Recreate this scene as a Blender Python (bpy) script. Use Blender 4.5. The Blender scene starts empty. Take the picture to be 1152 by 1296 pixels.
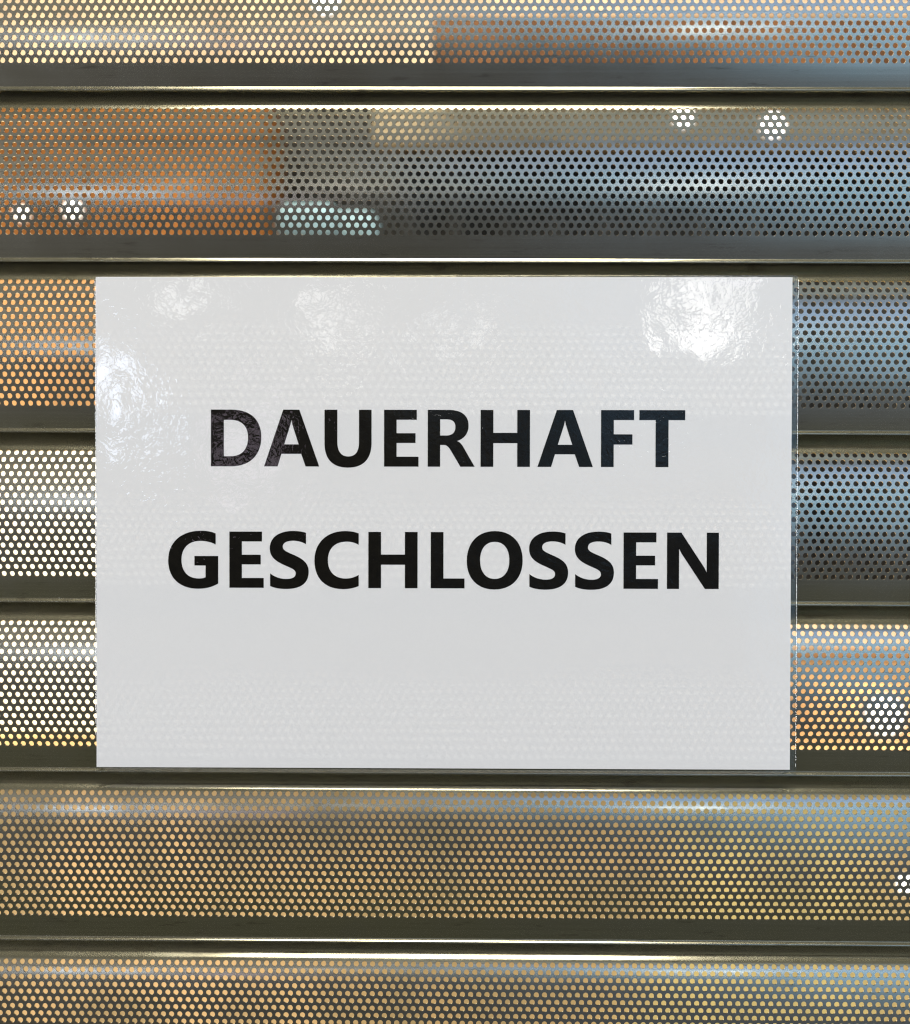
import bpy, math, random
import numpy as np
from mathutils import Vector, Matrix

random.seed(4)
MM = 0.001
scene = bpy.context.scene
COL = scene.collection


# ---------------------------------------------------------------- helpers
def tag(o, label=None, cat=None, group=None, kind=None):
    if label: o['label'] = label
    if cat: o['category'] = cat
    if group: o['group'] = group
    if kind: o['kind'] = kind
    return o


def empty(name, loc=(0, 0, 0)):
    o = bpy.data.objects.new(name, None)
    o.empty_display_size = 0.02
    o.location = loc
    COL.objects.link(o)
    return o


def link_mesh(name, me, mat, parent=None):
    if mat and not me.materials: me.materials.append(mat)
    o = bpy.data.objects.new(name, me)
    COL.objects.link(o)
    o.parent = parent
    return o


def bevel_box(name, mat, lo, hi, parent=None, bev=0.003, seg=2):
    import bmesh
    bm = bmesh.new()
    bmesh.ops.create_cube(bm, size=1)
    c = [(a + b) / 2 for a, b in zip(lo, hi)]
    s = [b - a for a, b in zip(lo, hi)]
    for v in bm.verts:
        v.co = Vector((c[i] + v.co[i] * s[i] for i in range(3)))
    bmesh.ops.bevel(bm, geom=bm.edges[:], offset=bev, segments=seg, affect='EDGES', profile=0.5)
    me = bpy.data.meshes.new(name)
    bm.to_mesh(me); bm.free()
    return link_mesh(name, me, mat, parent)


class NT:
    """small node-tree writer"""
    def __init__(self, tree):
        self.t = tree; self.n = tree.nodes; self.l = tree.links
        self.n.clear()

    def node(self, typ, **kw):
        nd = self.n.new(typ)
        for k, v in kw.items():
            setattr(nd, k, v)
        return nd

    def put(self, sock, v):
        if isinstance(v, bpy.types.NodeSocket): self.l.new(v, sock)
        else: sock.default_value = v

    def m(self, op, a, b=0.0, c=0.0):
        nd = self.node('ShaderNodeMath', operation=op)
        for i, v in enumerate((a, b, c)): self.put(nd.inputs[i], v)
        return nd.outputs[0]

    def ss(self, x, lo, hi, a=0.0, b=1.0):
        nd = self.node('ShaderNodeMapRange', interpolation_type='SMOOTHSTEP')
        for i, v in enumerate((x, lo, hi, a, b)): self.put(nd.inputs[i], v)
        return nd.outputs[0]

    def mix(self, f, a, b, blend='MIX'):
        nd = self.node('ShaderNodeMix', data_type='RGBA', blend_type=blend)
        self.put(nd.inputs[0], f)
        for s, v in ((nd.inputs[6], a), (nd.inputs[7], b)):
            if isinstance(v, tuple): s.default_value = v + (1,) if len(v) == 3 else v
            else: self.put(s, v)
        return nd.outputs[2]

    def noise(self, vec, scale, detail=2.0, rough=0.5, dist=0.0, out=0):
        nd = self.node('ShaderNodeTexNoise')
        if vec is not None: self.l.new(vec, nd.inputs['Vector'])
        nd.inputs['Scale'].default_value = scale
        nd.inputs['Detail'].default_value = detail
        nd.inputs['Roughness'].default_value = rough
        nd.inputs['Distortion'].default_value = dist
        return nd.outputs[out]

    def mapping(self, vec, scale=(1, 1, 1), loc=(0, 0, 0)):
        nd = self.node('ShaderNodeMapping')
        self.l.new(vec, nd.inputs[0])
        nd.inputs['Scale'].default_value = scale
        nd.inputs['Location'].default_value = loc
        return nd.outputs[0]

    def bump(self, h, strength, dist, normal=None):
        nd = self.node('ShaderNodeBump')
        nd.inputs['Strength'].default_value = strength
        nd.inputs['Distance'].default_value = dist
        self.l.new(h, nd.inputs['Height'])
        if normal is not None: self.l.new(normal, nd.inputs['Normal'])
        return nd.outputs[0]


def new_mat(name):
    m = bpy.data.materials.new(name); m.use_nodes = True
    return m, NT(m.node_tree)


def pbr(name, col, rough=0.5, metal=0.0, var=0.12, scale=12.0, emis=None, estr=0.0, bump=0.0, spec=0.06):
    m, t = new_mat(name)
    out = t.node('ShaderNodeOutputMaterial')
    b = t.node('ShaderNodeBsdfPrincipled')
    tc = t.node('ShaderNodeTexCoord').outputs['Object']
    n = t.noise(tc, scale, 3.0, 0.6)
    lo = tuple(c * (1 - var) for c in col); hi = tuple(min(1, c * (1 + var)) for c in col)
    t.l.new(t.mix(t.ss(n, 0.3, 0.7), lo, hi), b.inputs['Base Color'])
    b.inputs['Roughness'].default_value = rough
    b.inputs['Metallic'].default_value = metal
    b.inputs['Specular IOR Level'].default_value = spec
    if emis:
        b.inputs['Emission Color'].default_value = emis + (1,)
        b.inputs['Emission Strength'].default_value = estr
    if bump:
        t.l.new(t.bump(n, bump, 0.002), b.inputs['Normal'])
    t.l.new(b.outputs[0], out.inputs[0])
    return m


# ---------------------------------------------------------------- materials
def metal_material():
    m, t = new_mat('anodised_aluminium')
    out = t.node('ShaderNodeOutputMaterial')
    b = t.node('ShaderNodeBsdfPrincipled')
    oc = t.node('ShaderNodeTexCoord').outputs['Object']
    info = t.node('ShaderNodeObjectInfo').outputs['Random']
    add = t.node('ShaderNodeVectorMath', operation='ADD')
    comb = t.node('ShaderNodeCombineXYZ')
    t.l.new(t.m('MULTIPLY', info, 7.0), comb.inputs[0])
    t.l.new(t.m('MULTIPLY', info, 3.0), comb.inputs[2])
    t.l.new(oc, add.inputs[0]); t.l.new(comb.outputs[0], add.inputs[1])
    v = add.outputs[0]
    streak = t.noise(t.mapping(v, (6, 60, 900)), 1.0, 4.0, 0.65)       # rolling lines along the slat
    blot = t.noise(t.mapping(v, (1, 1, 1)), 45.0, 4.0, 0.6)
    grain = t.noise(v, 2600.0, 2.0, 0.6)
    col = t.mix(t.ss(streak, 0.3, 0.7), (0.60, 0.58, 0.49), (0.68, 0.66, 0.57))
    col = t.mix(t.ss(blot, 0.35, 0.75, 0.0, 0.35), col, (0.52, 0.51, 0.46))
    smut = t.noise(t.mapping(v, (60, 60, 420)), 1.0, 5.0, 0.7)
    col = t.mix(t.ss(smut, 0.57, 0.71, 0.0, 0.65), col, (0.34, 0.31, 0.25))
    t.l.new(col, b.inputs['Base Color'])
    b.inputs['Metallic'].default_value = 1.0
    r = t.m('ADD', t.ss(blot, 0.3, 0.7, 0.12, 0.17), t.m('MULTIPLY', grain, 0.05))
    t.l.new(r, b.inputs['Roughness'])
    n1 = t.bump(streak, 0.10, 0.00002)
    n2 = n1
    t.l.new(n2, b.inputs['Normal'])
    broad = t.node('ShaderNodeBsdfPrincipled')            # the matt anodised layer scatters a share of the light widely
    t.l.new(t.mix(1.0, col, (0.98, 0.97, 0.90), 'MULTIPLY'), broad.inputs['Base Color'])
    broad.inputs['Metallic'].default_value = 1.0; broad.inputs['Roughness'].default_value = 0.48
    mx = t.node('ShaderNodeMixShader'); mx.inputs[0].default_value = 0.085
    t.l.new(b.outputs[0], mx.inputs[1]); t.l.new(broad.outputs[0], mx.inputs[2])
    t.l.new(mx.outputs[0], out.inputs[0])
    return m


def paper_material():
    m, t = new_mat('office_paper')
    out = t.node('ShaderNodeOutputMaterial')
    d = t.node('ShaderNodeBsdfDiffuse')
    tr = t.node('ShaderNodeBsdfTranslucent')
    oc = t.node('ShaderNodeTexCoord').outputs['Object']
    n = t.noise(oc, 900.0, 3.0, 0.6)
    c = t.mix(n, (0.81, 0.80, 0.815), (0.87, 0.86, 0.875))
    t.l.new(c, d.inputs[0])
    tr.inputs[0].default_value = (0.92, 0.91, 0.88, 1)
    mx = t.node('ShaderNodeMixShader'); mx.inputs[0].default_value = 0.36
    t.l.new(d.outputs[0], mx.inputs[1]); t.l.new(tr.outputs[0], mx.inputs[2])
    t.l.new(mx.outputs[0], out.inputs[0])
    return m


def film_material():
    """thin clear laminate: a Fresnel share of gloss over a clear sheet, with ripples and orange peel"""
    m, t = new_mat('laminate_film')
    out = t.node('ShaderNodeOutputMaterial')
    oc = t.node('ShaderNodeTexCoord').outputs['Object']
    big = t.noise(t.mapping(oc, (1, 1, 1)), 26.0, 2.0, 0.5)
    peel = t.noise(oc, 400.0, 1.5, 0.5, 0.8)
    fine = t.noise(oc, 1300.0, 2.0, 0.6)
    n0 = t.bump(big, 0.22, 0.0022)
    patch = t.ss(t.noise(oc, 22.0, 2.0, 0.5), 0.4, 0.65, 0.25, 1.0)
    n1 = t.bump(t.m('MULTIPLY', peel, patch), 0.7, 0.00010, n0)
    n2 = t.bump(fine, 0.1, 0.00002, n1)
    gl = t.node('ShaderNodeBsdfAnisotropic')
    gl.inputs['Roughness'].default_value = 0.035
    gl.inputs['Color'].default_value = (1, 1, 1, 1)
    t.l.new(n2, gl.inputs['Normal'])
    tp = t.node('ShaderNodeBsdfTransparent'); tp.inputs[0].default_value = (0.985, 0.99, 0.985, 1)
    geo = t.node('ShaderNodeNewGeometry')
    dt = t.node('ShaderNodeVectorMath', operation='DOT_PRODUCT')
    t.l.new(geo.outputs['Incoming'], dt.inputs[0]); t.l.new(n1, dt.inputs[1])
    inv = t.m('SUBTRACT', 1.0, t.m('ABSOLUTE', dt.outputs['Value']))
    fr = t.m('ADD', 0.048, t.m('MULTIPLY', t.m('POWER', inv, 5.0), 0.94))
    mx = t.node('ShaderNodeMixShader')
    t.l.new(fr, mx.inputs[0]); t.l.new(tp.outputs[0], mx.inputs[1]); t.l.new(gl.outputs[0], mx.inputs[2])
    t.l.new(mx.outputs[0], out.inputs[0])
    return m


M_METAL = metal_material()
M_PAPER = paper_material()
M_FILM = film_material()
M_INK = pbr('black_toner', (0.0035, 0.003, 0.002), 0.9, 0, 0.3, 300)

# ---------------------------------------------------------------- slat profile (mm)
PITCH = 73.38
HP = 3.528            # hole pitch along the slat
RP = 3.077            # row pitch
NR = 18
HR = 1.13             # hole radius
THK = 0.9
knots_v = [-10.4, -9.8, -9.2, -6.5, -4.8, -3.8, -3.1, -2.4, -1.7, -1.0, -0.4, 0.0, 2.7, 6.4, 8.8, 15.3, 25.8, 52.3, 61.5, 62.9, 63.0, 63.3, 63.6, 64.0]
knots_t = [56, 57, 58, 58, 55, 51, 47, 41, 34, 26, 19.0, 15.6, 11.2, 7.9, 6.4, 3.6, 0.0, -10.0, -14.0, -14, 27, 33, 39, 47]
VV = np.concatenate([np.linspace(-10.4, -1.6, 249)[:-1], np.linspace(-1.6, 62.5, 1300)[:-1], np.linspace(62.5, 64.0, 120)])
TT = np.radians(np.interp(VV, knots_v, knots_t))
YY = np.concatenate([[0], np.cumsum(-np.tan((TT[1:] + TT[:-1]) / 2) * np.diff(VV))])   # depth, + is towards the shop
YY -= YY.min()          # bulge crest at y = 0


def prof(v):
    v = np.asarray(v, float)
    return np.interp(v, VV, YY), np.interp(v, VV, TT)


def build_slat_mesh():
    """perforated aluminium slat; local z = 0 at hole row one, x along the slat"""
    X0, X1 = -75 * HP, 75 * HP
    ncol = 150
    verts = []; norms = []; faces = []; count = 0

    def add(xs, vs, side):
        """side 0 = front skin, 1 = back skin"""
        nonlocal count
        y, th = prof(vs)
        ny, nz = -np.cos(th), np.sin(th)
        if side:
            yy = y - ny * THK; zz = -np.asarray(vs, float) - nz * THK
            n = np.stack([np.zeros_like(ny), -ny, -nz], 1)
        else:
            yy = y; zz = -np.asarray(vs, float)
            n = np.stack([np.zeros_like(ny), ny, nz], 1)
        p = np.stack([np.asarray(xs, float), yy, zz], 1)
        verts.append(p); norms.append(n)
        i0 = count; count += len(p)
        return i0

    # ---- perforated field
    b = [(-2, -1), (-1, -1), (0, -1), (1, -1), (2, -1), (2, 0), (2, 1), (1, 1), (0, 1), (-1, 1), (-2, 1), (-2, 0)]
    bx = np.array([q[0] * HP / 4 for q in b]); bv = np.array([q[1] * RP / 2 for q in b])
    ba = np.arctan2(bv, bx)
    ha = []
    for i in range(12):
        a0, a1 = ba[i], ba[(i + 1) % 12]
        if a1 < a0: a1 += 2 * math.pi
        ha += [a0, (a0 + a1) / 2]
    ha = np.array(ha)
    hx = HR * np.cos(ha); hv = HR * np.sin(ha)
    pent = [(i, (i + 1) % 12, 12 + (2 * i + 2) % 24, 12 + 2 * i + 1, 12 + 2 * i) for i in range(12)]
    pent = np.array(pent)
    quad = np.array([(i, (i + 1) % 24, 24 + (i + 1) % 24, 24 + i) for i in range(24)])
    cx = []; cv = []
    for j in range(NR):
        off = 0.0 if j % 2 == 0 else HP / 2
        n = ncol if j % 2 == 0 else ncol - 1
        cx.append(X0 + HP / 2 + off + HP * np.arange(n)); cv.append(np.full(n, j * RP))
    cx = np.concatenate(cx); cv = np.concatenate(cv); N = len(cx)
    px = (cx[:, None] + np.concatenate([bx, hx])[None]).ravel()
    pv = (cv[:, None] + np.concatenate([bv, hv])[None]).ravel()
    i0 = add(px, pv, 0)
    F = (i0 + 36 * np.arange(N))[:, None, None] + pent[None]
    faces.append(F.reshape(-1, 5))
    i0 = add(px, pv, 1)
    F = (i0 + 36 * np.arange(N))[:, None, None] + pent[None][:, :, ::-1]
    faces.append(F.reshape(-1, 5))
    # hole walls
    wx = (cx[:, None] + hx[None]); wv = (cv[:, None] + hv[None])
    y, th = prof(wv.ravel()); ny, nz = -np.cos(th), np.sin(th)
    P0 = np.stack([wx.ravel(), y, -wv.ravel()], 1)
    P1 = P0 - np.stack([0 * ny, ny, nz], 1) * THK
    P = np.concatenate([P0.reshape(N, 24, 3), P1.reshape(N, 24, 3)], 1).reshape(-1, 3)
    nw = np.stack([-np.cos(ha), 0 * ha, np.sin(ha)], 1)
    nw = np.tile(np.concatenate([nw, nw]), (N, 1))
    i0 = count; count += len(P); verts.append(P); norms.append(nw)
    F = (i0 + 48 * np.arange(N))[:, None, None] + quad[None][:, :, ::-1]
    faces.append(F.reshape(-1, 4))
    # half cells closing the odd rows
    for j in range(1, NR, 2):
        for xa, xb in ((X0, X0 + HP / 2), (X1 - HP / 2, X1)):
            for side in (0, 1):
                i0 = add([xa, xb, xb, xa], [j * RP - RP / 2] * 2 + [j * RP + RP / 2] * 2, side)
                f = [i0, i0 + 1, i0 + 2, i0 + 3]
                faces.append(np.array([f if side == 0 else f[::-1]]))
    # ---- plain bands
    va, vb = -RP / 2, (NR - 1) * RP + RP / 2
    top = np.concatenate([[-10.4, -10.1], np.linspace(-9.8, va, 36)])
    bot = np.concatenate([np.linspace(vb, 62.8, 24), np.array([62.9, 62.95, 63.0]), np.linspace(63.06, 64.0, 12)])
    xs = np.linspace(X0, X1, 301)
    for band in (top, bot):
        for side in (0, 1):
            gx, gv = np.meshgrid(xs, band)
            i0 = add(gx.ravel(), gv.ravel(), side)
            nx, nv = len(xs), len(band)
            a = (i0 + np.arange(nv - 1)[:, None] * nx + np.arange(nx - 1)[None]).ravel()
            F = np.stack([a, a + 1, a + nx + 1, a + nx], 1)
            faces.append(F if side == 0 else F[:, ::-1])
    # rounded end of the lip and closing strip at the top
    for v0, dirn in ((64.0, 1), (-10.4, -1)):
        y, th = prof([v0]); ny, nz = -math.cos(th[0]), math.sin(th[0])
        ty, tz = dirn * (-math.tan(th[0]) * math.cos(th[0])), -dirn * math.cos(th[0])
        c = np.array([y[0] - ny * THK / 2, -v0 - nz * THK / 2])
        ring = []; rn = []
        for k in range(9):
            a = math.pi * k / 8
            d = np.array([ny, nz]) * math.cos(a) + np.array([ty, tz]) * math.sin(a)
            ring.append(c + d * THK / 2); rn.append(d)
        for k in range(8):
            P = []; Nn = []
            for q in (k, k + 1):
                for x in xs:
                    P.append((x, ring[q][0], ring[q][1])); Nn.append((0, rn[q][0], rn[q][1]))
            i0 = count; count += len(P); verts.append(np.array(P)); norms.append(np.array(Nn))
            nx = len(xs); a = i0 + np.arange(nx - 1)
            F = np.stack([a, a + 1, a + nx + 1, a + nx], 1)
            faces.append(F if dirn > 0 else F[:, ::-1])
    # interlock flange running back from behind the lip, closing the joint with the slat below
    y62 = float(prof([61.8])[0][0]) + THK * 0.9
    yt = float(prof([-10.4])[0][0])
    path = [(y62, -61.6), (11.0, -61.0), (22.0, -61.3), (26.0, -61.9), (26.4, -62.6), (26.4, -64.3)]
    segs = list(zip(path, path[1:])) + [((yt, 10.0), (25.0, 9.6))]
    for (ya, za), (yb, zb) in segs:
        L = math.hypot(yb - ya, zb - za); n = np.array([-(zb - za), yb - ya]) / L      # upward side for a flat run
        for sgn, offs in ((1, 0.45), (-1, -0.45)):
            P = []; Q = []
            for (yy, zz) in ((ya, za), (yb, zb)):
                for x in (X0, X1):
                    P.append((x, yy + n[0] * offs, zz + n[1] * offs)); Q.append((0, n[0] * sgn, n[1] * sgn))
            i0 = count; count += 4; verts.append(np.array(P)); norms.append(np.array(Q))
            faces.append(np.array([[i0, i0 + 1, i0 + 3, i0 + 2]]))
    V = np.concatenate(verts) * MM; Nn = np.concatenate(norms)
    fixed = []
    for f in faces:                                   # wind every group of faces to agree with its normals
        gn = np.cross(V[f[:, 1]] - V[f[:, 0]], V[f[:, 2]] - V[f[:, 1]])
        fixed.append(f if (gn * Nn[f[:, 0]]).sum() > 0 else f[:, ::-1])
    faces = fixed
    loops = np.concatenate([f.ravel() for f in faces])
    tot = np.concatenate([np.full(len(f), f.shape[1]) for f in faces])
    start = np.concatenate([[0], np.cumsum(tot)[:-1]])
    me = bpy.data.meshes.new('slat')
    me.vertices.add(len(V)); me.vertices.foreach_set('co', V.astype(np.float32).ravel())
    me.loops.add(len(loops)); me.loops.foreach_set('vertex_index', loops.astype(np.int32))
    me.polygons.add(len(tot)); me.polygons.foreach_set('loop_start', start.astype(np.int32))
    me.update(calc_edges=True)
    me.shade_smooth()
    me.normals_split_custom_set_from_vertices(Nn.astype(np.float32).tolist())
    return me


slat_me = build_slat_mesh()
slat_me.materials.append(M_METAL)

shutter = empty('roller_shutter', (0, 0, -0.42))
tag(shutter, 'closed roller shutter of curved perforated aluminium slats behind the white notice', 'roller shutter')
Z1 = 171.75           # z of hole row one on the second slat from the top of the picture (mm)
first_row_x = {-1: -194.6, 0: -192.82, 1: -194.29, 2: -166.91, 3: -192.44, 4: -194.85, 5: -166.93, 6: -193.62, 7: -193.0}
TILT = {0: 0.0, 1: 0.0, 2: 0.15, 3: -0.1, 4: 0.05, 5: 0.2, 6: -0.15}
for k in range(-1, 8):
    o = bpy.data.objects.new('slat', slat_me)
    COL.objects.link(o); o.parent = shutter
    ph = (first_row_x[k] - (-75 * HP + HP / 2)) % HP
    if ph > HP / 2: ph -= HP
    o.location = (ph * MM, 0, (Z1 - (k - 1) * PITCH) * MM + 0.42)
    o.rotation_euler.x = math.radians(TILT.get(k, 0))


# ---------------------------------------------------------------- laminated notice
# local frame: x right, z up, origin at the paper's centre (mm)
PW, PH = 297.0, 210.0
rng = np.random.RandomState(7)
waves = [(rng.uniform(-1, 1) * 0.020, rng.uniform(-1, 1) * 0.026, rng.uniform(0, 6.28), rng.uniform(.12, .3)) for _ in range(7)]


def wave(x, z):
    w = 0
    for kx, kz, ph, a in waves: w += a * math.sin(kx * x + kz * z + ph)
    return 0.10 * w


BASE = -0.44   # mean distance of the sheet in front of the slat crests (mm)


def sheet(x, z, lift=0.0):
    y = BASE + wave(x, z) - lift
    if x > 134: y += 0.0002 * (x - 134) ** 2                    # right edge eases back towards the slats
    if x < -140: y += 0.0004 * (x + 140) ** 2
    cx = -123.5 - (z + 68) * 0.16 + 1.2 * math.sin(z * 0.09)     # one soft upright crease low on the left
    y -= 0.16 * math.exp(-((x - cx) / 1.9) ** 2) * math.exp(-((z + 68) / 20) ** 2)
    y -= 0.10 * math.exp(-((x - cx - 7) / 1.6) ** 2) * math.exp(-((z + 60) / 15) ** 2)
    return (x * MM, y * MM, z * MM)


notice = empty('laminated_notice', ((-5.2) * MM, 0, (-4.85) * MM))
notice.rotation_euler.y = math.radians(-0.10)
tag(notice, 'white laminated paper notice in black capitals fixed across the shutter', 'notice')


def grid_sheet(name, mat, xs, zs, lift_front, lift_back, corner=0.0, rim=0.0):
    """thin sheet with two faces and an edge; corner = corner radius in mm"""
    nx, nz = len(xs), len(zs)
    x0, x1, z0, z1 = xs[0], xs[-1], zs[0], zs[-1]

    def rc(x, z):
        if corner <= 0: return x, z
        cx = min(max(x, x0 + corner), x1 - corner); cz = min(max(z, z0 + corner), z1 - corner)
        dx, dz = x - cx, z - cz
        if dx == 0 or dz == 0: return x, z
        m = max(abs(dx), abs(dz)); r = math.hypot(dx, dz)
        return cx + dx * m / r, cz + dz * m / r
    V = []
    for lift in (lift_front, lift_back):
        for z in zs:
            for x in xs:
                a, b = rc(x, z)
                d = min(x - x0, x1 - x, z - z0, z1 - z)
                V.append(sheet(a, b, lift + (rim * (0.9 + 0.12 * math.sin(a * 0.21 + 2 * math.sin(b * 0.13))) * math.exp(-((d - 0.5) / 0.2) ** 2) if lift > 0 else 0)))
    F = []
    n = nx * nz
    for j in range(nz - 1):
        for i in range(nx - 1):
            a = j * nx + i
            F.append((a, a + 1, a + nx + 1, a + nx)); F.append((n + a + nx, n + a + nx + 1, n + a + 1, n + a))  # x right, z up seen from -y
    for i in range(nx - 1):
        F.append((n + i, n + i + 1, i + 1, i)); a = (nz - 1) * nx + i; F.append((a, a + 1, n + a + 1, n + a))
    for j in range(nz - 1):
        a = j * nx; F.append((a, a + nx, n + a + nx, n + a)); a = j * nx + nx - 1; F.append((n + a, n + a + nx, a + nx, a))
    me = bpy.data.meshes.new(name); me.from_pydata(V, [], F); me.update()
    for p in me.polygons[: 2 * (nx - 1) * (nz - 1)]: p.use_smooth = True
    me.set_sharp_from_angle(angle=math.radians(40))
    return link_mesh(name, me, mat, notice)


def lin(a, b, n, edge=None):
    r = list(np.linspace(a, b, n))
    if edge:
        r = sorted(set([round(v, 4) for v in r + [a + edge * q / 24 for q in range(25)] + [b - edge * q / 24 for q in range(25)]]))
    return r


paper = grid_sheet('paper', M_PAPER, lin(-PW / 2, PW / 2, 220), lin(-PH / 2, PH / 2, 120), 0.0, -0.11)
film = grid_sheet('clear_film', M_FILM, lin(-PW / 2 - 0.55, PW / 2 + 2.75, 220, 2.4), lin(-PH / 2 - 2.75, PH / 2 + 0.75, 120, 2.4), 0.20, -0.22, corner=2.2, rim=0.15)

# lettering: outlines in units where a capital is 360 high; M / L / C commands as in a pen plotter
G = {
 'D': (['M 0 0 L 0 360 L 130 360 C 250 360 320 298 320 186 C 320 70 245 0 128 0',
        'M 82 295 L 82 64 L 126 64 C 195 64 236 108 236 183 C 236 255 195 295 126 295']),
 'A': (['M 0 0 L 122 360 L 224 360 L 350 0 L 264 0 L 236 80 L 110 80 L 86 0', 'M 128 140 L 220 140 L 179 268 L 173.5 296 L 168 268']),
 'U': (['M 0 360 L 81 360 L 81 155 C 81 95 106 64 151 64 C 196 64 219 95 219 155 L 219 360 L 298 360 L 298 150 C 298 47 245 -7 148 -7 C 53 -7 0 45 0 147']),
 'E': (['M 0 0 L 0 360 L 207 360 L 207 297 L 79 297 L 79 212 L 199 212 L 199 150 L 79 150 L 79 63 L 218 63 L 218 0']),
 'R': (['M 0 0 L 0 360 L 130 360 C 215 360 258 325 258 260 C 258 212 232 178 185 163 C 200 158 212 146 222 130 L 297 0 L 207 0 L 146 103 C 131 128 118 138 100 138 L 78 138 L 78 0',
        'M 78 300 L 120 300 C 157 300 175 284 175 253 C 175 217 155 198 118 198 L 78 198']),
 'H': (['M 0 0 L 0 360 L 80 360 L 80 215 L 232 215 L 232 360 L 312 360 L 312 0 L 232 0 L 232 150 L 80 150 L 80 0']),
 'F': (['M 0 0 L 0 360 L 208 360 L 208 297 L 80 297 L 80 207 L 198 207 L 198 142 L 80 142 L 80 0']),
 'T': (['M 0 297 L 0 360 L 289 360 L 289 297 L 184 297 L 184 0 L 103 0 L 103 297']),
 'G': (['M 302 277 C 275 292 240 300 205 300 C 130 300 84 254 84 180 C 84 104 124 59 194 59 C 212 59 226 61 238 67 L 238 142 L 167 142 L 167 203 L 318 203 L 318 27 C 283 5 240 -7 190 -7 C 75 -7 0 60 0 175 C 0 290 82 365 208 365 C 245 365 276 360 302 348']),
 'S': (['M 230 353 C 208 361 180 365 148 365 C 58 365 0 322 0 255 C 0 202 30 175 88 148 C 140 124 165 118 165 92 C 165 68 140 57 105 57 C 68 57 30 70 2 93 L 2 12 C 30 -2 65 -7 105 -7 C 195 -7 247 30 247 102 C 247 157 215 183 160 208 C 108 231 82 240 82 264 C 82 290 110 302 148 302 C 180 302 208 294 230 280']),
 'C': (['M 281 350 C 255 360 228 365 195 365 C 78 365 0 290 0 175 C 0 62 68 -7 180 -7 C 220 -7 253 0 281 13 L 281 85 C 257 69 230 61 198 61 C 127 61 85 106 85 178 C 85 252 130 297 203 297 C 232 297 258 291 281 277']),
 'L': (['M 0 0 L 0 360 L 80 360 L 80 63 L 214 63 L 214 0']),
 'O': (['M 0 176 C 0 66 66 -7 175 -7 C 285 -7 354 66 354 180 C 354 292 287 367 178 367 C 68 367 0 290 0 176',
        'M 84 180 C 84 254 120 298 177 298 C 235 298 270 254 270 180 C 270 106 234 61 177 61 C 120 61 84 106 84 180']),
 'N': (['M 0 0 L 0 360 L 90 360 L 236 136 L 251 105 L 251 360 L 327 360 L 327 0 L 240 0 L 92 226 L 76 257 L 76 0']),
}


def outline(path):
    tk = path.split(); pts = []; i = 0
    while i < len(tk):
        c = tk[i]
        if c in 'ML':
            pts.append((float(tk[i + 1]), float(tk[i + 2]))); i += 3
        else:
            q = [float(s) for s in tk[i + 1:i + 7]]; p0 = pts[-1]
            for k in range(1, 15):
                s = k / 14
                pts.append(tuple((1 - s) ** 3 * p0[a] + 3 * (1 - s) ** 2 * s * q[a] + 3 * (1 - s) * s * s * q[2 + a] + s ** 3 * q[4 + a] for a in (0, 1)))
            i += 7
    if math.hypot(pts[0][0] - pts[-1][0], pts[0][1] - pts[-1][1]) < 1e-6: pts.pop()
    return pts


UX = 297.0 / 880.0 / 5.009      # one outline unit in mm
UZ = 210.0 / 622.3 / 5.009


def word_mesh(name, word, starts, base_px, vs=1.0):
    cu = bpy.data.curves.new(name, 'CURVE'); cu.dimensions = '2D'; cu.fill_mode = 'BOTH'
    for ch, sx in zip(word, starts):
        ox = (sx - 122.0) * 297.0 / 880.0 - PW / 2
        oz = PH / 2 - (base_px - 350.3) * 210.0 / 622.3
        for path in G[ch]:
            pts = outline(path)
            # split long straight runs so the print can follow the sheet's waves
            out = []
            for a, b_ in zip(pts, pts[1:] + pts[:1]):
                n = max(1, int(math.hypot(b_[0] - a[0], b_[1] - a[1]) / 45))
                out += [(a[0] + (b_[0] - a[0]) * q / n, a[1] + (b_[1] - a[1]) * q / n) for q in range(n)]
            sp = cu.splines.new('POLY'); sp.points.add(len(out) - 1); sp.use_cyclic_u = True
            for p, (x, z) in zip(sp.points, out):
                p.co = (ox + x * UX, oz + z * UZ * vs, 0, 1)
    tmp = bpy.data.objects.new('tmp', cu); COL.objects.link(tmp)
    dg = bpy.context.evaluated_depsgraph_get()
    me = bpy.data.meshes.new_from_object(tmp.evaluated_get(dg))
    bpy.data.objects.remove(tmp)
    me.name = name
    me.materials.clear()
    for v in me.vertices:
        v.co = sheet(v.co.x, v.co.y, 0.07)
    # face the front
    if me.polygons and sum(p.normal.y * p.area for p in me.polygons) > 0: me.flip_normals()
    me.update()
    return me


l1 = [267.97, 335.4, 412.1, 487.55, 542.85, 609.7, 681.6, 761.8, 810.1]
l2 = [213.6, 291.4, 342.7, 399.4, 467.8, 546.9, 592.5, 671.4, 729.3, 790.8, 845.7]
w1 = link_mesh('printed_word', word_mesh('printed_word', 'DAUERHAFT', l1, 589.8), M_INK, notice)
w1['label'] = 'upper printed word DAUERHAFT in bold black capitals'
w2 = link_mesh('printed_word', word_mesh('printed_word', 'GESCHLOSSEN', l2, 743.8, 0.992), M_INK, notice)
w2['label'] = 'lower printed word GESCHLOSSEN in bold black capitals'

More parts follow.
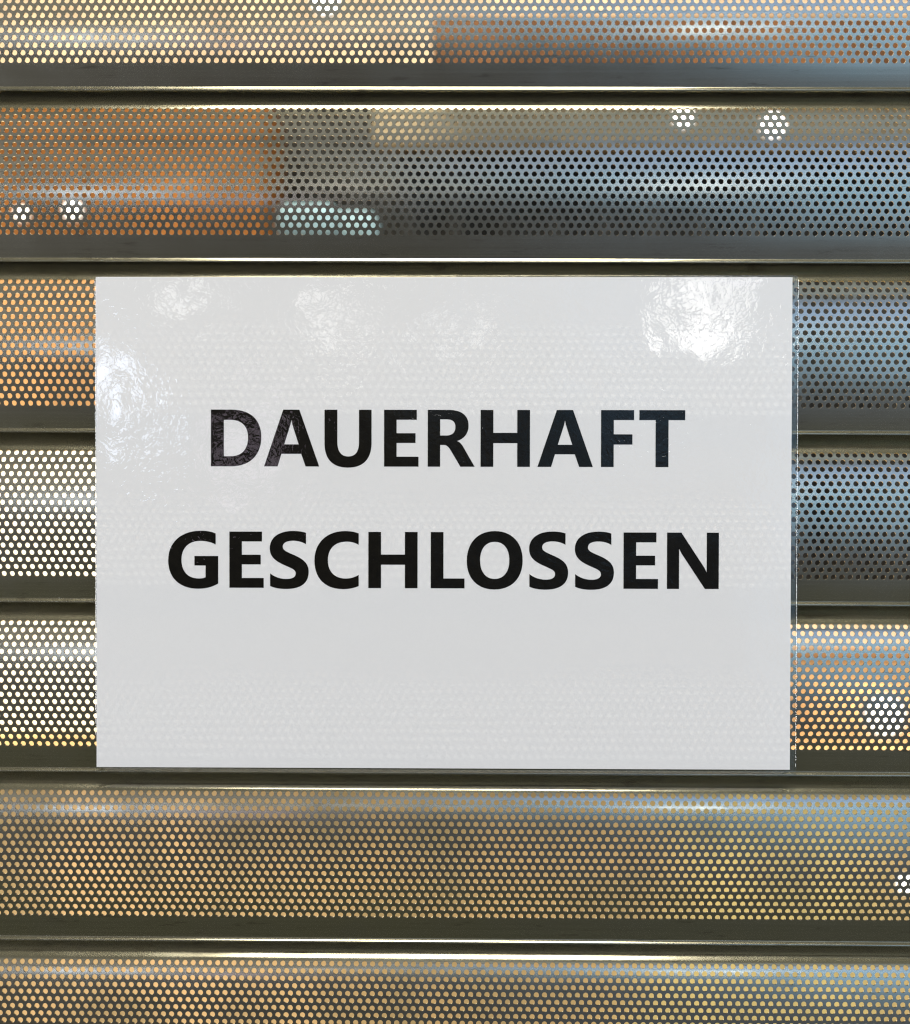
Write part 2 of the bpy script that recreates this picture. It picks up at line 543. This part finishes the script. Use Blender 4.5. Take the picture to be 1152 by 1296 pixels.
# ---------------------------------------------------------------- inside the closed shop (seen through the holes)
M_CREAM = pbr('cream_plaster', (0.58, 0.43, 0.27), 0.8, 0, 0.26, 9)
M_TAN = pbr('tan_wood', (0.56, 0.37, 0.17), 0.55, 0, 0.28, 5)
M_ORANGE = pbr('orange_wood', (0.14, 0.055, 0.013), 0.5, 0, 0.35, 9)
M_AMBER = pbr('amber_card', (0.37, 0.20, 0.08), 0.6, 0, 0.25, 7)
M_WHITE = pbr('white_panel', (0.86, 0.80, 0.62), 0.6, 0, 0.04, 5)
M_DARK = pbr('dark_cloth', (0.022, 0.022, 0.02), 0.9, 0, 0.5, 9)
M_TEAL = pbr('teal_card', (0.15, 0.22, 0.235), 0.5, 0, 0.15, 14)
M_BEAM = pbr('brown_beam_wood', (0.072, 0.033, 0.013), 0.5, 0, 0.35, 9)
M_BROWN = pbr('brown_card', (0.24, 0.13, 0.06), 0.7, 0, 0.3, 8)
M_KHAKI = pbr('khaki_cloth', (0.24, 0.195, 0.12), 0.8, 0, 0.2, 10)
M_BULB = pbr('lit_lamp_glass', (1, 1, 1), 0.3, 0, 0.0, 5, emis=(1.0, 0.97, 0.92), estr=3.0)
M_DIM = pbr('dim_lamp_glass', (1, 1, 1), 0.3, 0, 0.0, 5, emis=(1.0, 0.88, 0.68), estr=1.3)
M_HOUSING = pbr('lamp_housing', (0.5, 0.5, 0.5), 0.4, 0.5, 0.05, 9)
CAM = Vector((7.4086, -649.8746, 10.398)) * MM
FPX = 650 / .3377


def at(px, py, y):
    """world point on the plane y behind the shutter that a photo pixel looks at"""
    s = (y - CAM.y) / 0.65
    return Vector(((px - 576) * 0.0003377 * s, y, (648 - py) * 0.0003377 * s)) + Vector((-0.0114 * (y), 0, -0.016 * y))


def box_px(name, mat, x0, x1, y0, y1, d, depth, parent=None, bev=0.004):
    a = at(x0, y1, d); b = at(x1, y0, d)
    return bevel_box(name, mat, (a.x, d, a.z), (b.x, d + depth, b.z), parent, bev)


wall = bevel_box('back_wall', M_CREAM, (-1.6, 1.9, -1.5), (1.6, 2.0, 1.3), bev=0.01)
tag(wall, kind='structure')

counter = empty('wooden_counter', at(576, 1200, 1.0))
tag(counter, 'long tan wooden counter low behind the perforated slats', 'counter')


def child_box(thing, *a, **k):
    o = box_px(*a, **k); o.parent = thing; o.matrix_parent_inverse = Matrix.Translation(-thing.location); return o




def board_material():
    m, t = new_mat('weathered_counter_board')
    out = t.node('ShaderNodeOutputMaterial'); b = t.node('ShaderNodeBsdfPrincipled')
    oc = t.node('ShaderNodeTexCoord').outputs['Object']
    sx = t.node('ShaderNodeSeparateXYZ'); t.l.new(oc, sx.inputs[0]); x = sx.outputs[0]
    n = t.noise(oc, 3.2, 3.0, 0.55); n2 = t.noise(oc, 9.0, 3.0, 0.6)
    xx = t.m('ADD', x, t.m('MULTIPLY', t.m('SUBTRACT', n, 0.5), 0.35))
    c = t.mix(t.ss(xx, -0.30, -0.05), (0.66, 0.42, 0.19), (0.40, 0.26, 0.11))
    c = t.mix(t.ss(xx, 0.10, 0.26), c, (0.54, 0.41, 0.15))
    c = t.mix(t.ss(xx, 0.38, 0.52), c, (0.42, 0.27, 0.12))
    c = t.mix(t.ss(n2, 0.35, 0.7, 0.0, 0.7), c, (0.22, 0.17, 0.08))
    t.l.new(c, b.inputs['Base Color']); b.inputs['Roughness'].default_value = 0.6
    b.inputs['Specular IOR Level'].default_value = 0.08
    t.l.new(b.outputs[0], out.inputs[0])
    return m


child_box(counter, 'counter_front', board_material(), -500, 1700, 985, 1700, 1.0, 0.02)
child_box(counter, 'counter_top', M_TAN, -520, 1720, 965, 984, 0.97, 0.45)

cab = empty('wooden_cabinet', at(150, 900, 1.25))
tag(cab, 'orange brown wooden cabinet seen through the upper left holes', 'cabinet')
child_box(cab, 'carcass', M_ORANGE, -400, 338, 125, 322, 1.25, 0.35)
child_box(cab, 'door', M_ORANGE, -380, 105, 130, 318, 1.225, 0.02)
child_box(cab, 'door', M_ORANGE, 108, 330, 130, 318, 1.225, 0.02)

tag(box_px('amber_crate', M_AMBER, -400, 338, 345, 545, 1.22, 0.3), 'amber orange crate below the orange brown cabinet at the left', 'crate')
beam = tag(box_px('wooden_beam', M_BEAM, 545, 1500, 22, 92, 1.2, 0.12), 'orange brown wooden beam crossing behind the upper right slat', 'beam')
rail = tag(box_px('cloth_rail_cover', M_KHAKI, 470, 1500, 128, 184, 1.3, 0.05), 'khaki cloth valance below the wooden beam', 'valance')


def curtain():
    a = at(342, 770, 1.4); b = at(1500, 104, 1.4)
    n = 160; V = []; F = []
    for q, z in enumerate((a.z, b.z)):
        for i in range(n + 1):
            x = a.x + (b.x - a.x) * i / n
            V.append((x, 1.4 + 0.018 * math.sin(x * 95) + 0.006 * math.sin(x * 41 + 1), z))
    for i in range(n): F.append((i, i + 1, n + 2 + i, n + 1 + i))
    me = bpy.data.meshes.new('dark_curtain'); me.from_pydata(V, [], F)
    me.shade_smooth()
    o = link_mesh('dark_curtain', me, M_DARK)
    s = o.modifiers.new('thickness', 'SOLIDIFY'); s.thickness = 0.004
    return tag(o, 'dark folded curtain hanging behind the right half of the shutter', 'curtain')


curtain()
tag(box_px('display_panel', M_WHITE, -300, 335, 556, 960, 1.15, 0.03), 'cream white lit display panel left behind the notice', 'panel')
M_CARD = pbr('brown_cardboard', (0.40, 0.24, 0.11), 0.7, 0, 0.25, 12)
tag(box_px('cardboard_box', M_CARD, 985, 1400, 862, 963, 1.08, 0.2), 'tan cardboard box standing on the counter at the right edge', 'box')
tag(box_px('storage_bin', M_BROWN, 940, 1500, 822, 964, 1.32, 0.2), 'brown storage bin behind the cardboard box', 'bin')
tag(box_px('shelf_board', M_CREAM, 940, 1500, 775, 820, 1.35, 0.2), 'cream shelf board above the brown storage bin', 'shelf')
teal = tag(box_px('teal_carton', M_TEAL, 347, 425, 256, 300, 1.1, 0.08, bev=0.012), 'pale teal carton seen through the second slat', 'carton')
tag(box_px('teal_bag', M_TEAL, 405, 478, 262, 312, 1.22, 0.05, bev=0.02), 'crumpled teal bag behind the pale teal carton', 'bag')


def bulb(px, py, y, r, label, mat=M_BULB):
    import bmesh
    c = at(px, py, y)
    t = empty('spotlight', c)
    tag(t, label, 'spotlight', 'small spotlights lit inside the shop')
    bm = bmesh.new(); bmesh.ops.create_uvsphere(bm, u_segments=20, v_segments=12, radius=r)
    for v in bm.verts: v.co.y *= 0.5
    me = bpy.data.meshes.new('lamp_glass'); bm.to_mesh(me); bm.free(); me.shade_smooth()
    link_mesh('lamp_glass', me, mat, t)
    bm = bmesh.new()
    bmesh.ops.create_cone(bm, cap_ends=True, segments=24, radius1=r * 1.25, radius2=r * 0.7, depth=r * 2.6,
                          matrix=Matrix.Translation((0, r * 1.5, 0)) @ Matrix.Rotation(math.radians(-90), 4, 'X'))
    me = bpy.data.meshes.new('lamp_housing'); bm.to_mesh(me); bm.free()
    link_mesh('lamp_housing', me, M_HOUSING, t)


bulb(410, 4, 0.9, 0.012, 'round white spotlight at the top edge of the picture')
bulb(862, 150, 0.95, 0.0095, 'left one of the two white spotlights glowing in the second slat')
bulb(975, 160, 0.95, 0.0115, 'right one of the two white spotlights glowing in the second slat')
bulb(25, 272, 0.95, 0.007, 'small spotlight glowing at the left edge of the second slat', M_DIM)
bulb(90, 268, 0.95, 0.009, 'small spotlight glowing in the second slat near the left edge', M_DIM)
bulb(1122, 905, 0.95, 0.019, 'bright white spotlight at the right edge beside the notice', M_DIM)
bulb(1150, 1118, 0.85, 0.008, 'tiny spotlight at the right edge low in the picture')


def area(name, loc, target, sx, sy, power, col):
    l = bpy.data.lights.new(name, 'AREA'); l.shape = 'RECTANGLE'; l.size = sx; l.size_y = sy
    l.energy = power; l.color = col
    o = bpy.data.objects.new(name, l); COL.objects.link(o); o.location = loc
    o.rotation_euler = (Vector(target) - Vector(loc)).to_track_quat('-Z', 'Y').to_euler()
    return o


area('shop_ceiling_lamp', (-0.35, 0.45, 1.35), (-0.25, 1.5, -0.2), 1.2, 0.3, 40, (1.0, 0.90, 0.74))
area('shop_floor_lamp', (0.5, 0.35, 1.25), (0.3, 1.1, -0.6), 0.8, 0.3, 22, (1.0, 0.92, 0.78))
pl = bpy.data.lights.new('spotlight_glow', 'POINT'); pl.energy = 0.7; pl.color = (1, 0.93, 0.8); pl.shadow_soft_size = 0.012
plo = bpy.data.objects.new('spotlight_glow', pl); COL.objects.link(plo); plo.location = at(1135, 900, 0.99)
area('notice_backlight', (0.1, 0.85, 0.95), (0, 0, 0), 0.16, 0.16, 13, (1.0, 0.97, 0.92))  # added light, shines through the holes to show dots on the paper
# street side
area('overhead_lamp', (-0.03, -0.42, 1.15), (0, 0, 0), 0.50, 0.50, 8.5, (1.0, 0.92, 0.70))
area('left_paper_fill', (-1.7, -0.95, 0.08), (0, 0, 0), 0.9, 0.9, 40.5, (0.995, 0.985, 0.985))  # added side fill that brightens the paper, not a real street lamp
area('right_paper_fill', (1.7, -0.95, 0.02), (0, 0, 0), 0.9, 0.9, 39, (0.975, 0.985, 1.0))  # matching fill from the right, also added for the paper's brightness


# ---------------------------------------------------------------- world: the street behind the viewer, as an environment
def build_world():
    w = bpy.data.worlds.new('World'); scene.world = w; w.use_nodes = True
    t = NT(w.node_tree)
    out = t.node('ShaderNodeOutputWorld'); bg = t.node('ShaderNodeBackground')
    g = t.node('ShaderNodeTexCoord').outputs['Generated']
    sep = t.node('ShaderNodeSeparateXYZ'); t.l.new(g, sep.inputs[0])
    x, y, z = sep.outputs
    deg = 57.29578
    e = t.m('MULTIPLY', t.m('ARCSINE', z), deg)
    a = t.m('MULTIPLY', t.m('ARCTAN2', x, t.m('MULTIPLY', y, -1.0)), deg)
    n1 = t.m('SUBTRACT', t.noise(g, 7.0, 3.0, 0.55), 0.5)
    n2 = t.m('SUBTRACT', t.noise(t.mapping(g, (1, 1, 1), (3.1, 1.7, 9.2)), 16.0, 4.0, 0.6), 0.5)
    n3 = t.m('SUBTRACT', t.noise(t.mapping(g, (1, 1, 3), (7.1, 2.7, 1.2)), 9.0, 3.0, 0.6), 0.5)
    aw = t.m('ADD', a, t.m('MULTIPLY', n1, 14.0))
    ew = t.m('ADD', e, t.m('MULTIPLY', n3, 9.0))
    right = t.ss(aw, -3.0, 6.0)
    # neutral street: darker towards the ground
    neutral = t.mix(t.ss(ew, -3.0, 14.0), (0.040, 0.038, 0.036), (0.24, 0.225, 0.195))
    neutral = t.mix(t.ss(ew, 24.0, 48.0), neutral, (0.085, 0.08, 0.052))
    neutral = t.mix(t.ss(ew, -16.0, -28.0), neutral, (0.054, 0.053, 0.030))
    # centre patch lighter
    cen = t.m('MULTIPLY', t.ss(t.m('ABSOLUTE', t.m('SUBTRACT', aw, -2.0)), 7.0, 1.0), t.ss(ew, 0.0, 12.0))
    neutral = t.mix(t.m('MULTIPLY', cen, 0.7), neutral, (0.40, 0.40, 0.365))
    # blue evening light on the right
    blue = t.mix(t.ss(n2, -0.12, 0.14), (0.27, 0.55, 0.84), (0.48, 0.76, 1.14))
    blue = t.mix(t.m('MULTIPLY', t.ss(e, 9.0, 13.0), 0.6), blue, (0.42, 0.56, 1.0))
    blue = t.mix(t.m('MAXIMUM', t.ss(ew, -4.0, 10.0), t.m('MULTIPLY', t.ss(a, 9.0, 13.0), t.ss(ew, -16.0, 3.0))), (0.055, 0.062, 0.080), blue)
    blue = t.mix(t.ss(ew, -16.0, -30.0), blue, (0.052, 0.053, 0.036))
    blue = t.mix(t.ss(e, 20.5, 21.5), blue, (0.30, 0.34, 0.35))
    blue = t.mix(t.ss(ew, 33.0, 50.0), blue, (0.09, 0.088, 0.058))
    col = t.mix(right, neutral, blue)
    # bright thin streak, dark thin bar (a transom)
    streak = t.m('MULTIPLY', t.ss(t.m('ABSOLUTE', t.m('SUBTRACT', e, 11.0)), 0.9, 0.1), t.ss(t.m('ADD', t.m('MULTIPLY', right, 0.6), n2), 0.2, 0.8))
    col = t.mix(streak, col, (0.75, 0.95, 1.25))
    bar = t.m('MULTIPLY', t.ss(t.m('ABSOLUTE', t.m('SUBTRACT', e, 21.0)), 1.9, 1.2), t.ss(n2, -0.25, 0.0, 0.6, 1.0))
    col = t.mix(bar, col, (0.012, 0.014, 0.016))
    # lamps across the street
    def spot(col, a0, e0, s, c):
        da = t.m('SUBTRACT', a, a0); de = t.m('SUBTRACT', e, e0)
        r2 = t.m('ADD', t.m('MULTIPLY', da, da), t.m('MULTIPLY', de, de))
        r = t.m('ADD', t.m('SQRT', r2), t.m('MULTIPLY', n2, s * 1.6))
        return t.mix(t.ss(r, s, s * 0.35), col, c)
    col = spot(col, 8.2, 6.2, 1.2, (10, 10, 9.8))
    col = spot(col, 9.6, 7.6, 0.7, (8, 8, 8.6))
    col = spot(col, -13.6, 3.2, 1.5, (8, 9.2, 11.5))
    col = spot(col, -10.8, 6.8, 0.9, (5, 5, 4.9))
    col = spot(col, -5.2, 6.2, 1.0, (4, 3.9, 3.8))
    col = spot(col, -0.8, 5.6, 0.8, (3, 3, 3))
    col = spot(col, -8.4, 1.4, 1.6, (1.5, 1.25, 1.5))
    # everything the other way is the dim interior
    back = t.ss(y, -0.25, 0.1)
    col = t.mix(back, col, (0.05, 0.04, 0.03))
    t.l.new(col, bg.inputs[0]); bg.inputs[1].default_value = 1.0
    t.l.new(bg.outputs[0], out.inputs[0])
    w.cycles.sampling_method = 'MANUAL'; w.cycles.sample_map_resolution = 1024


build_world()

# ---------------------------------------------------------------- camera
cam = bpy.data.cameras.new('camera'); co = bpy.data.objects.new('camera', cam); COL.objects.link(co)
f = Vector((-.0114, 1, -.016)).normalized()
r = f.cross(Vector((0, 0, 1))).normalized(); u = r.cross(f)
ro = .0037
r2 = r * math.cos(ro) + u * math.sin(ro); u2 = u * math.cos(ro) - r * math.sin(ro)
mw = Matrix((r2, u2, -f)).transposed().to_4x4(); mw.translation = CAM
co.matrix_world = mw
cam.sensor_fit = 'HORIZONTAL'; cam.sensor_width = 36; cam.lens = FPX / 1152 * 36
cam.clip_start = 0.01; cam.clip_end = 50
cam.dof.use_dof = True; cam.dof.focus_distance = 0.65; cam.dof.aperture_fstop = cam.lens / 7.0
scene.camera = co

scene.render.engine = 'CYCLES'
scene.view_settings.view_transform = 'Standard'
scene.view_settings.look = 'None'
scene.view_settings.exposure = 0
scene.view_settings.gamma = 1
scene.view_settings.use_curve_mapping = False
scene.cycles.max_bounces = 8
scene.cycles.transparent_max_bounces = 16
scene.cycles.glossy_bounces = 5
scene.cycles.use_denoising = True
scene.cycles.sample_clamp_indirect = 6
scene.cycles.caustics_reflective = False
scene.cycles.caustics_refractive = False
scene.cycles.pixel_filter_type = 'BLACKMAN_HARRIS'
scene.cycles.filter_width = 1.2
